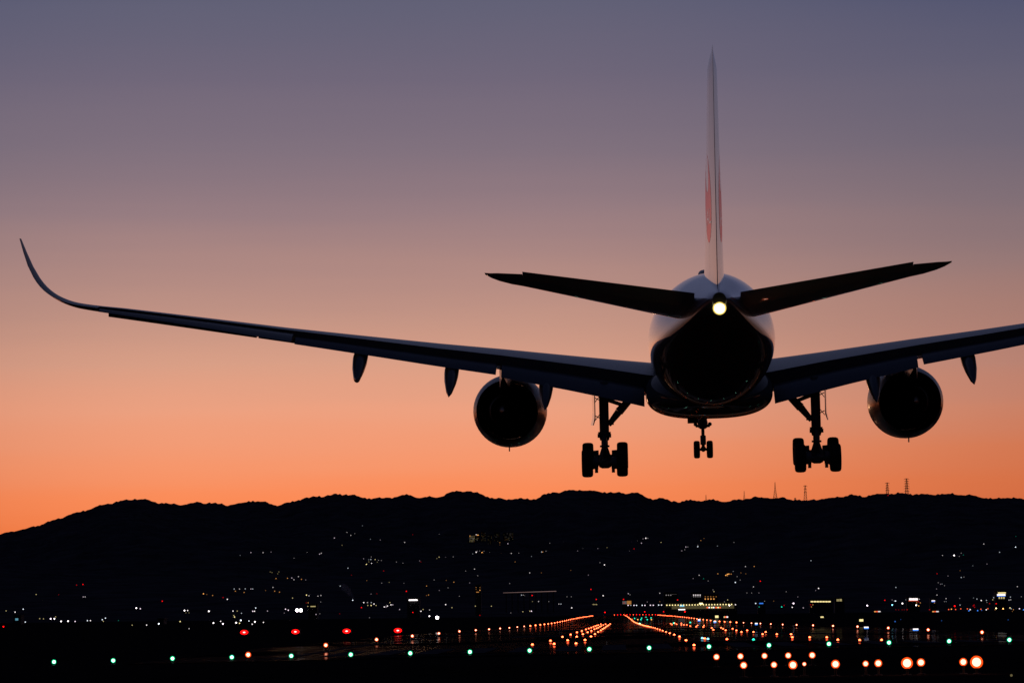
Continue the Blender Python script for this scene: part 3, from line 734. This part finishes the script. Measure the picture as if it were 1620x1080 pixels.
for x, y, w_, l in ((1370.5,992.3,7,'blue and white lit airfield sign below the larger yellow sign'),(1448.6,995.2,8.3,'blue and white lit airfield sign beside the right edge light, widest of its kind'),(1106,980.5,4,'blue lit sign among the right edge lights, left one of a close pair'),(1131,983,4,'blue lit sign among the right edge lights, right one of a close pair'),(1196.5,986.3,4,'small blue lit sign between two right edge lights')):
    p = hit(x, y, .8); zg = ground_z(p.x, p.y); k = p.y/F
    e = empty('airfield_sign', (p.x, p.y, zg)); tag(e, l, 'sign')
    MB().box((0,.12,.8), (w_*k+.1,.2,3.6*k+.1)).build('sign_box', HOUS, e)
    g = MB()
    for sx in (-.4, .4): g.box((sx*w_*k,.12,(.8-1.8*k)/2), (.06,.06,max(.05,.8-1.8*k)))
    g.build('legs', HOUS, e)
    MB().box((0,-.02,.8+.8*k), (w_*k,.06,1.7*k)).build('lit_panel', lampmat('w', 1.6), e)
    MB().box((0,-.02,.8-.9*k), (w_*k,.06,1.5*k)).build('lit_panel', lampmat('b', 1.6), e)

# ------------------------------------------------------------------ the town
CITY = []   # (px, py, colour, brightness)
def C(ox, oy, s, txt):
    for it in txt.split():
        x, y, c = it.split(','); CITY.append((ox+float(x)/s, oy+float(y)/s, c[0], int(c[1])))
C(0,900,6,'58,393,y1 143,405,w2 220,377,w2 240,504,w2 33,554,r3 343,241,y1 556,243,r0 727,152,r1 787,146,r2 790,264,w1 808,264,w1 377,467,y1 413,469,y1 481,468,w3 516,468,w3 528,450,y1 580,493,w3 646,491,w3 713,494,w2 830,486,w2 858,486,w2 971,477,w2 1001,462,w2 981,498,y1 1124,485,e0 1255,540,y1 1392,539,w2 1507,525,w3 1294,367,w3 1332,373,w2 1540,305,r2')
C(260,840,6,'371,595,a2 403,601,a0 458,611,a1 558,631,r1 598,647,w2 663,549,w1 674,570,a1 713,549,w1 768,548,w1 757,582,a1 822,549,w1 839,549,w1 961,564,a0 1031,534,w1 1047,570,a1 1093,579,a1 720,231,w0 822,204,w1 937,204,w1 1013,198,w0 1200,197,w2 1355,204,w1 1474,218,w1 1489,210,w1 1231,257,w0 1005,387,y0 1022,393,y0 1087,387,y0 1076,405,y0 1060,450,a1 1169,447,a1 1210,444,w1 1230,461,w1 1273,432,w1 1301,457,a1 1342,463,w0 1349,607,y2 1373,614,w1 1458,617,w1 1486,611,w1 1217,635,y1 1347,677,r0 1365,677,a1 1484,669,w0 1362,711,y1 1150,737,w2 1176,747,w2 1138,774,w0 1440,787,w1 1476,781,w0 191,750,w3 221,750,w2 204,772,y0 234,772,y0 422,757,w3 652,755,w2 692,755,y1 732,776,w1 659,797,y1 666,811,y2 840,757,w2 856,757,w2 867,726,w2 979,755,w1 150,862,y2 235,943,w1 466,878,w3 534,860,w2 556,887,w3 682,876,w3 714,881,y2 726,850,w3 803,857,w2 834,891,w2 859,866,w3 941,872,w2 1260,748,w5 1295,748,w5')
C(520,820,6,'54,185,w1 174,134,w1 210,161,w1 248,146,w1 304,96,w1 320,70,w0 349,167,w0 396,197,w0 490,204,w0 127,254,y0 330,384,w1 358,436,y2 404,365,w0 380,391,w0 400,389,w1 441,389,y1 408,427,w2 473,399,w1 500,399,w0 461,416,y0 381,411,y0 704,426,w1 643,413,w0 721,227,w1 797,153,r0 884,155,w1 1049,152,w0 863,402,w0 874,412,r0 1027,380,y0 1048,366,y1 1109,370,w0 1182,364,w0 183,471,w1 521,499,r1 216,538,r0 361,589,a0 503,613,w0 574,606,y0 715,616,w0 929,641,a1 948,726,a1 929,731,a0 737,691,r2 457,714,r0 402,717,w0 109,641,w1 228,776,w2 333,795,w2 368,795,w1 404,795,w1 371,822,y1 403,822,y2 430,808,w2 450,822,y1 311,842,r2 528,836,w2 544,836,w1 557,827,w2 581,795,y1 591,816,w2 608,816,w1 673,860,w1 799,888,r2 876,877,w2 896,860,y1 957,865,w1 956,924,w3 1018,930,w2 1030,944,w5 1110,814,w2 1170,843,y1 1392,828,y1 1544,829,y1 1435,916,r1 1384,480,w1 1300,499,w0 1415,546,w1 1001,583,w0 1116,588,a0 1188,604,a1 1338,611,w0 1050,683,w0 1240,738,w0 1133,658,w0 387,943,w0 104,901,r0 1400,320,w2 1410,310,w0 1434,310,w1 1455,323,a2 1465,326,a2 1498,312,w2 1474,312,w0 1527,324,w0 1367,336,w0')
C(780,820,6,'64,231,a1 64,252,a0 141,239,w1 173,331,w1 79,331,a0 244,329,w0 210,414,a1 348,516,w1 459,516,a0 365,360,w0 461,317,w1 471,318,a1 503,310,w0 539,235,w0 672,222,w0 733,222,w1 748,262,w0 803,310,w1 852,287,w0 995,285,w0 1082,276,y0 1058,440,w2 1205,248,w0 1015,419,w0 738,493,a0 905,537,w0 1318,228,w0 1369,214,w0 1352,248,w0 1409,234,w1 1424,193,w0 1450,187,w2 1469,187,w0 1510,262,w0 1293,310,w0 1339,288,r1 1595,228,y1 158,617,w0 929,673,r2 980,765,r2 371,731,r2 374,785,y0 270,727,w1 288,727,w1 298,731,w0 432,785,w1 529,785,w0 625,809,w1 645,809,w1 702,743,w0 743,743,w0 951,813,y1 967,813,y1 983,813,y1 1045,733,w2 747,845,w2 1284,714,w1 1300,724,w0 1583,709,w1 283,881,y1 349,876,y1 364,876,w2 169,893,w0 1464,789,w0 1239,764,r2 1282,821,w2 1308,821,w1 1338,821,w2 1362,821,w2 1416,821,w2 1442,821,w2 1494,820,w2 1521,820,w2 1572,818,w2 1600,818,w2')
C(1040,820,6,'279,198,a1 402,210,a1 412,210,a1 442,190,a0 226,285,w1 232,309,w1 270,270,w1 289,270,w0 260,297,w0 384,269,w2 414,264,w1 452,252,w1 384,255,w0 570,261,w0 520,284,w0 727,228,w0 836,456,w1 919,455,a1 720,502,w0 574,525,a1 650,540,a2 664,530,a2 678,527,a2 700,528,a1 665,543,a1 793,517,a0 839,525,a0 397,539,w1 438,572,e0 482,593,w0 340,570,w0 740,607,w2 757,552,w0 786,584,w0 977,595,r2 912,649,w1 537,694,y1 528,678,w0 895,707,w0 850,707,w0 964,707,w0 1223,696,w0 1333,741,w0 67,713,w2 23,786,a0 192,770,r2 1459,403,w2 1530,664,w2 1503,684,w0 1018,782,w0 1104,781,a0 933,803,w2 966,836,e1 1180,836,e2 1203,821,r1 1292,803,w3 1280,840,w2 1385,845,w1 741,815,w2 736,849,w2 667,769,y1 636,788,w0 640,818,w3 684,822,w3 59,882,r2 262,882,r3 311,888,r3 1455,815,r1 1476,816,a1 1462,835,a1')
C(1350,820,6,'1238,242,w1 1388,321,w1 1540,272,w2 1543,172,e0 847,352,w1 957,351,w3 1006,360,w0 1024,329,w0 1045,347,e0 1269,432,w0 1013,496,a0 1134,450,w0 795,524,r1 899,546,w0 1024,560,w1 1050,556,w0 828,624,w0 842,622,w0 866,638,w0 806,610,w0 790,669,w0 794,723,w1 404,655,w1 1557,647,w1 1595,739,w0 880,757,w1 865,785,w0 881,785,w0 1010,755,w0 1141,751,w0 1173,761,w1 1214,775,w2 1264,774,w1 1268,793,w0 1332,748,w1 1324,768,y1 1293,805,r1 1356,806,r2 1478,771,w1 1491,742,w1 1494,768,w1 299,773,r2 368,770,w0 392,780,w1 401,780,w2 498,768,w0 132,823,w3 369,817,c3 466,803,w3 625,763,w1 618,787,r1 601,797,a1 636,797,a1 597,820,w3 620,826,a2 770,798,a1 962,828,r3 1013,818,w1 1146,818,r1 1138,826,r1 1151,839,r1 404,863,r0 430,863,r0 464,863,r0 484,863,r0 511,862,r1 723,862,r1 905,860,o2 931,857,a2 971,860,o2 1020,854,o2 1083,854,o2 1097,857,b2 1109,861,w2 1180,856,b2 1211,857,o2 1218,866,b1 1262,863,w2 1277,853,o2 1356,849,y3 1347,861,a1 1422,853,a3 1487,845,y2 1498,853,w1 1519,866,a1 1510,886,a0 1577,853,w2 1616,854,b2 397,989,b1 450,965,b0 838,980,b0 1470,972,b0')
POLE = mat('lamp_post_steel', (.03, .03, .03), .6)
_city = {}
KN = {'w': ('street_light','white'), 'y': ('street_light','warm yellow'), 'a': ('sodium_lamp','amber'), 'o': ('sodium_lamp','orange'), 'O': ('sodium_lamp','orange'), 'r': ('warning_light','red'), 'b': ('guide_light','blue'), 'c': ('guide_light','pale blue'), 'e': ('guide_light','teal')}
SIZE = {0: (.00013, .18), 1: (.00014, .55), 2: (.00016, 1.45), 3: (.00020, 3.8), 5: (.00046, 14.)}
cnt = 0
for x, y, c, b in CITY:
    pr = y - (979-x)*.0122                      # height in the picture above or below eye level
    p = hit(x, y, .7, start=320.)
    if p is None: continue
    if p.y > Y0 and pr > 945:                   # flat town in front of the foothills, on taller posts
        Y = 3000 + random.random()*600
        q = at(x, y, Y)
    else: q = p; Y = p.y
    zg = land(q.x, Y)
    h = max(1.2, q.z - zg)
    if c == 'b' and pr > 962: h = min(h, 1.0)
    rr, st_ = SIZE[b]; r = max(.12, rr*Y)
    name, cn = KN[c]
    if c == 'w': c = random.choice('wwuv')
    zone = ('hillside' if Y > 4300 else 'town') ; sideb = 'left' if x < 700 else 'middle' if x < 1160 else 'right'
    if zone == 'town' and Y < 2900: place = 'low on the dark airfield'
    elif zone == 'town': place = 'in the flat town below the hills'
    else: place = 'on the lower slope above the town' if pr > 905 else 'high on the dark hillside'
    ck = (c, b)
    g = MB(); g.tube((0,0,-.5), (0,0,h-r*.6), .06, .05, 5); g.cur = 1; g.sphere((0,0,h), r, 10, 8)
    o = g.build(name, [POLE, lampmat(c, st_, False)], loc=(q.x, Y, zg))
    if b == 5: lab = {0: 'left one of the twin brilliant white floodlights', 1: 'right one of the twin brilliant white floodlights', 2: 'brilliant white floodlight low in the town above the runway edge'}[cnt]; cnt += 1; o.name = 'flood_light'; tag(o, lab, 'light')
    else:
        br = {0: 'very faint', 1: 'faint', 2: 'small clear', 3: 'bright'}[b]
        lab = '%s %s light %s, %s' % (br, cn, place, {'left': 'left side', 'middle': 'middle', 'right': 'right side'}[sideb])
        tag(o, lab, 'light', '%s lights %s, %s' % (cn, place, sideb))

WALL = mat('dark_wall', (.05, .05, .05), .8, noise=.2, nscale=.3)
ROOFM = mat('dark_roof', (.03, .03, .03), .8, noise=.2, nscale=.3)
def building(name, x0, x1, ytop, ybot, Y, label, cat='building', depth=14., windows=(), signs=(), extra=None):
    """a block standing at distance Y whose front spans those sight lines; windows and lit strips are parts"""
    a, b = at(x0, ybot, Y), at(x1, ybot, Y); zt = at((x0+x1)/2, ytop, Y).z; zg = min(land(a.x, Y), land(b.x, Y), land(a.x, Y+depth))
    cx = (a.x+b.x)/2; wd = b.x-a.x; hh = max(3., zt-zg)
    e = empty(name, (cx, Y, zg)); tag(e, label, cat)
    MB().box((0, depth/2, hh/2-.5), (wd, depth, hh+1)).build('wall', WALL, e, smooth=False)
    MB().box((0, depth/2, hh+.25), (wd+.8, depth+.8, .5)).build('roof', ROOFM, e, smooth=False)
    k = Y/F
    for (x, y, w_, h_, c, s) in windows:
        q = at(x, y, Y)
        MB().box((q.x-cx, -.06, q.z-zg), (w_*k, .1, h_*k)).build('lit_window', lampmat(c, s, False), e, smooth=False)
    for (x, y, w_, h_, c, s) in signs:
        q = at(x, y, Y)
        MB().box((q.x-cx, -.3, q.z-zg), (w_*k, .5, h_*k)).build('lit_sign', lampmat(c, s, False), e, smooth=False)
    return e, cx, zg
# long white-lit building with a row of lamps under its eave
Y = 3450; k = Y/F
e, cx, zg = building('airport_hall', 1052, 1166, 953, 966, Y, 'long low building lit white with a row of lamps, right of the runway end', windows=[], signs=[(1078.5,963.5,10.5,1.4,'w',2.2),(1109,954,5.6,2.0,'y',3.0),(1079,957.5,7,3.0,'c',.8)])
MB().box(((at(1112,959,Y).x-cx), -.05, at(1112,959.6,Y).z-zg), (98*k, .08, 5.5*k)).build('lit_facade', lampmat('y', .065, False), e, smooth=False)
for i in range(24):
    q = at(1055+4.45*i, 956.6-.012*4.45*i, Y); 
    MB().sphere((q.x-cx, -.8, q.z-zg), .95*k, 8, 6).build('eave_lamp', lampmat('y', 1.7, False), e)
for x, c in ((1119,'o'),(1122,'w'),(1126,'y'),(1129,'w'),(1133,'o'),(1136,'y'),(1139,'o')):
    q = at(x, 960.3, Y); MB().box((q.x-cx, -.5, q.z-zg), (2.2*k, .3, 1.8*k)).build('lit_window', lampmat(c, 1.6, False), e, smooth=False)
building('lit_kiosk', 984.5, 999.5, 949, 957, 3700, 'small block lit half grey and half orange under a red light, beyond the runway end', windows=[(995.2,952.6,7,5.6,'a',.35),(988,952.6,6.5,4.6,'w',.10),(987,953.2,2.2,2,'r',.4)])
building('office_block', 1575, 1594, 935, 966, 3700, 'block topped by stacked yellow and blue white lit bands at far right', windows=[(1581+3.6*j,945,2.2,3.0,'y',.55) for j in range(3)], signs=[(1585,937.2,12,1.7,'y',1.2),(1584,940.3,13,2.8,'w',1.3),(1584,942.2,13,1.0,'b',1.2)])
building('station_hall', 1281, 1318, 947.5, 964, 3600, 'long hall with a bright yellow lit strip under its roof', windows=[(1284.5+j*4.6,951,3.9,1.9,'y',1.2) for j in range(7)])
building('shop_block', 1321, 1336, 946, 964, 3640, 'small block with a dim yellow lit panel right of the yellow strip hall', windows=[(1325.5,948.8,4.2,3.4,'y',.28),(1330,948.6,3.6,3.6,'y',.35)])
building('store_block', 1435, 1455, 944, 964, 3600, 'store with a glowing pink white sign across its top', signs=[(1440.5+4.6*j,947.3,4.2,3.2,'w',1.5) for j in range(3)], windows=[(1444.5,949.6,14,1.1,'o',.8)])
building('store_block', 1472, 1482, 946, 964, 3600, 'narrow store with a blue white lit sign', signs=[(1476.4,949.6,5.4,1.3,'w',1.5),(1476.4,951,5,1.1,'b',1.3)])
building('warehouse', 644, 664, 945, 966, 3300, 'dark warehouse with one long brilliant white lit band', signs=[(653.6,948.6,13.5,1.6,'w',3.2)])
building('warehouse', 488, 502, 955, 968, 3300, 'dark shed with a dim yellow lit strip right of the twin floodlights', windows=[(495.2,958.6,8,1.5,'y',.45)])
building('car_park_block', 1094, 1111, 937, 953, 3660, 'dark block with two rows of small white lit windows above the long lit building', windows=[(1097.4+3.4*j,940.6,1.6,1.6,'w',1.) for j in range(4)] + [(1097.4+3.4*j,943,1.6,1.3,'w',.3) for j in range(4)])
building('hotel_block', 1113, 1136, 940, 953, 3700, 'dark block with a row of warm lit windows above the long lit building', windows=[(1115.8+4.5*j,946.8,1.9,1.7,'a',1.) for j in range(4)] + [(1115.8+4.3*j,943.2,1.7,1.4,'a',.25) for j in range(5)])
building('depot', 1199, 1211, 951, 964, 3500, 'low depot with a blue lit strip', signs=[(1204.3,953.8,6.2,1.7,'b',.9)])
building('house', 21, 33, 973, 990, 2500, 'small house with a pale blue lit window at the far left', windows=[(26.5,979,4.6,3.4,'c',.35)])
building('house', 250, 259, 984, 998, 2000, 'small house with one yellow green lit window left of the runway', windows=[(254.8,989,2.2,4.6,'y',.5)])
building('terrace_block', 1050, 1072, 937, 952, 3720, 'low dark block with three faint white windows left of the two window row blocks', windows=[(1054+3.6*j,940.8,1.6,1.5,'w',.25) for j in range(3)] + [(1066,939.4,9,.8,'w',.03)])
# flats on the hillside
for i, (x0, x1, yt, yb, dens, s_, lab) in enumerate([(742,751,846,858,.95,.22,'brightest lit block of flats on the hillside, left end of the estate'),(752,759,844,856,.4,.10,'block of flats with a white top row right of the brightest hillside block'),(761,769,841,856,.4,.035,'dim block of flats on the hillside, third in the estate from the left'),(771,779,846,862,.4,.03,'dim block of flats in the middle of the hillside estate'),(781,791,842,858,.35,.03,'dim block of flats right of the middle of the hillside estate'),(796,812,842,856,.5,.045,'wide dim block of flats at the right end of the hillside estate')]):
    p = hit((x0+x1)/2, yb, 0)
    ws = []; x = x0+1.2
    while x < x1-.6:
        y = yt+1.6
        while y < yb-1:
            if random.random() < dens: ws.append((x, y, .9, .8, random.choice('yyaw'), s_*(.4+random.random())))
            y += 1.7
        x += 1.75
    if i == 1: ws += [(753.5,845.3,2,.9,'w',1.1),(756,845.9,2.6,1.,'a',1.2)]
    if i == 0: ws += [(743.5,847.3,1,1,'a',1.2)]
    building('apartment_block', x0, x1, yt, yb, p.y, lab, windows=ws)
p = hit(756, 939, 0)
building('apartment_block', 752, 761, 925, 938, 3760, 'block of flats outlined by orange windows below the hillside estate', windows=[(753.2,928.5,.9,.9,'a',.5),(759.2,928.8,.9,.9,'a',.5),(753.2,931.5,.9,.9,'a',.3),(759.2,933,1.2,1.4,'a',1.),(755.5,936,4,1.1,'a',.5),(769,925.5,1.2,1.2,'a',.3)][:5])
# lit viaduct
Yv = 3900; q0, q1 = at(796,937,Yv), at(880,934.6,Yv)
e = empty('viaduct', ((q0.x+q1.x)/2, Yv, land(0, Yv))); tag(e, 'thin elevated line glowing dull pink at the foot of the hills', 'viaduct')
c0 = e.location
MB().loft([[ (q.x-c0.x, dy, q.z-c0.z+dz) for dy, dz in ((0,-.9),(0,-.3),(6,-.3),(6,-.9))] for q in (q0, q1)]).build('deck', WALL, e, smooth=False)
for j in range(9):
    t = (j+.5)/9; q = q0.lerp(q1, t); zb = land(q.x, Yv)-c0.z-2
    MB().box((q.x-c0.x, 3, (zb+q.z-c0.z-.9)/2), (1.2, 2, q.z-c0.z-.9-zb)).build('pier', WALL, e, smooth=False)
MB().loft([[ (q.x-c0.x, dy, q.z-c0.z+dz) for dy, dz in ((-.2,-.26),(-.2,.34*sc_),(.1,.34*sc_),(.1,-.26))] for q, sc_ in ((q0,.2),(q0.lerp(q1,.3),.5),(q0.lerp(q1,.6),.8),(q1,1.))]).build('light_strip', emit('glow_dull_pink', (1,.62,.58), .22, False), e, smooth=False)

# pylons on the ridge
STEEL = mat('pylon_steel', (.02, .017, .015), .6, metal=.3)
def pylon(px, ytop, ybase, hw, arms, label, th=.34, spire=False):
    Y = YR; b = at(px, ybase, Y); zt = at(px, ytop, Y).z; z0 = hill_z(b.x, Y)-3; hh = zt-z0
    e = empty('pylon', (b.x, Y, z0)); tag(e, label, 'pylon', 'pylons on the ridge')
    g = MB(); n = 7
    def wd(t): return hw*(1-t)**(1.6 if spire else 1) + (.25 if spire else .18*hw+.3)
    for sx in (-1, 1):
        for sy in (-1, 1):
            for i in range(n):
                t0, t1 = i/n, (i+1)/n
                g.tube((sx*wd(t0), sy*wd(t0), t0*hh), (sx*wd(t1), sy*wd(t1), t1*hh), th, th*.9, 5)
    for i in range(n):
        t0, t1 = i/n, (i+1)/n
        for sy in (-1, 1):
            g.tube((-wd(t0), sy*wd(t0), t0*hh), (wd(t1), sy*wd(t1), t1*hh), th*.5, th*.5, 4); g.tube((wd(t0), sy*wd(t0), t0*hh), (-wd(t1), sy*wd(t1), t1*hh), th*.5, th*.5, 4)
            g.tube((-wd(t1), sy*wd(t1), t1*hh), (wd(t1), sy*wd(t1), t1*hh), th*.5, th*.5, 4)
    if spire: g.tube((0,0,hh*.9), (0,0,hh*1.04), .5, .15, 6)
    g.build('lattice_tower', STEEL, e)
    for t, l in arms:
        MB().tube((-l,0,t*hh), (0,0,t*hh+1.2), .25, .5, 5).tube((l,0,t*hh), (0,0,t*hh+1.2), .25, .5, 5).tube((-l,0,t*hh), (l,0,t*hh), .28, .28, 5).tube((-l,0,t*hh), (-l,0,t*hh-2.2), .25, .2, 5).tube((l,0,t*hh), (l,0,t*hh-2.2), .25, .2, 5).build('cross_arm', STEEL, e)
pylon(1117, 782.5, 792, 1.6, [], 'tiny thin mast at the left end of the row on the ridge', .3, True)
pylon(1177.5, 776.5, 792, 2.6, [], 'short pointed lattice mast on the ridge above the right wheels', .3, True)
pylon(1226.5, 762.5, 788, 4.6, [], 'tall pointed lattice mast with a wide base on the ridge', .42, True)
pylon(1258, 787.5, 793, 2.0, [(.92,2.6)], 'very small pylon in the dip of the ridge', .3)
pylon(1274.3, 767.5, 793.5, 3.2, [(.97,4.6),(.8,3.),(.62,3.)], 'slim power pylon with a flat top arm on the ridge', .4)
pylon(1404, 763.3, 783, 2.6, [(.97,5.2),(.78,4.),(.6,4.4),(.4,4.8)], 'power pylon with four arms, left one of the right pair', .4)
pylon(1434.7, 756.5, 783.5, 3.0, [(.97,6.),(.84,5.2),(.7,6.),(.56,6.2),(.42,6.4),(.26,6.)], 'tallest power pylon with many arms, right one of the right pair', .46)
q = at(1405, 787, 7880); zg = hill_z(q.x, 7880)
g = MB().tube((0,0,-2), (0,0,max(2, q.z-zg)), .3, .2, 6); g.cur = 1; g.sphere((0,0,max(2, q.z-zg)), 1.2, 8, 6)
tag(g.build('warning_light', [POLE, lampmat('r', .35, False)], loc=(q.x, 7880, zg)), 'dim red light just under the ridge below the paired pylons', 'light')

# chimney smoke drifting over the town
SMK, nt2, b2 = nodes('thin_smoke')
vs = nt2.nodes.new('ShaderNodeVolumePrincipled'); vs.inputs['Color'].default_value = (.8, .8, .82, 1); vs.inputs['Density'].default_value = .06
nt2.nodes.remove(b2); nt2.links.new(vs.outputs[0], nt2.nodes['Material Output'].inputs['Volume'])
Ys = 4050; g = MB()
for x, y, r in ((563,948,1.6),(559,945,2.4),(556,941,3.4),(553,938,4.2),(551,934,5.),(548,931,5.4),(545,929,5.6),(543,926.5,4.2)):
    q = at(x, y, Ys); 
    g.sphere(q, r*Ys/F*1.05, 10, 8)
o = g.build('smoke', SMK)
mo = o.modifiers.new('merge', 'REMESH'); mo.mode = 'VOXEL'; mo.voxel_size = .9
tag(o, 'small grey plume of smoke leaning left over the town', 'smoke', kind='stuff')

sc.view_settings.view_transform = 'Standard'; sc.view_settings.look = 'None'; sc.view_settings.exposure = 0; sc.view_settings.gamma = 1
sc.cycles.use_denoising = True
sc.cycles.max_bounces = 5; sc.cycles.volume_bounces = 0; sc.cycles.use_light_tree = True
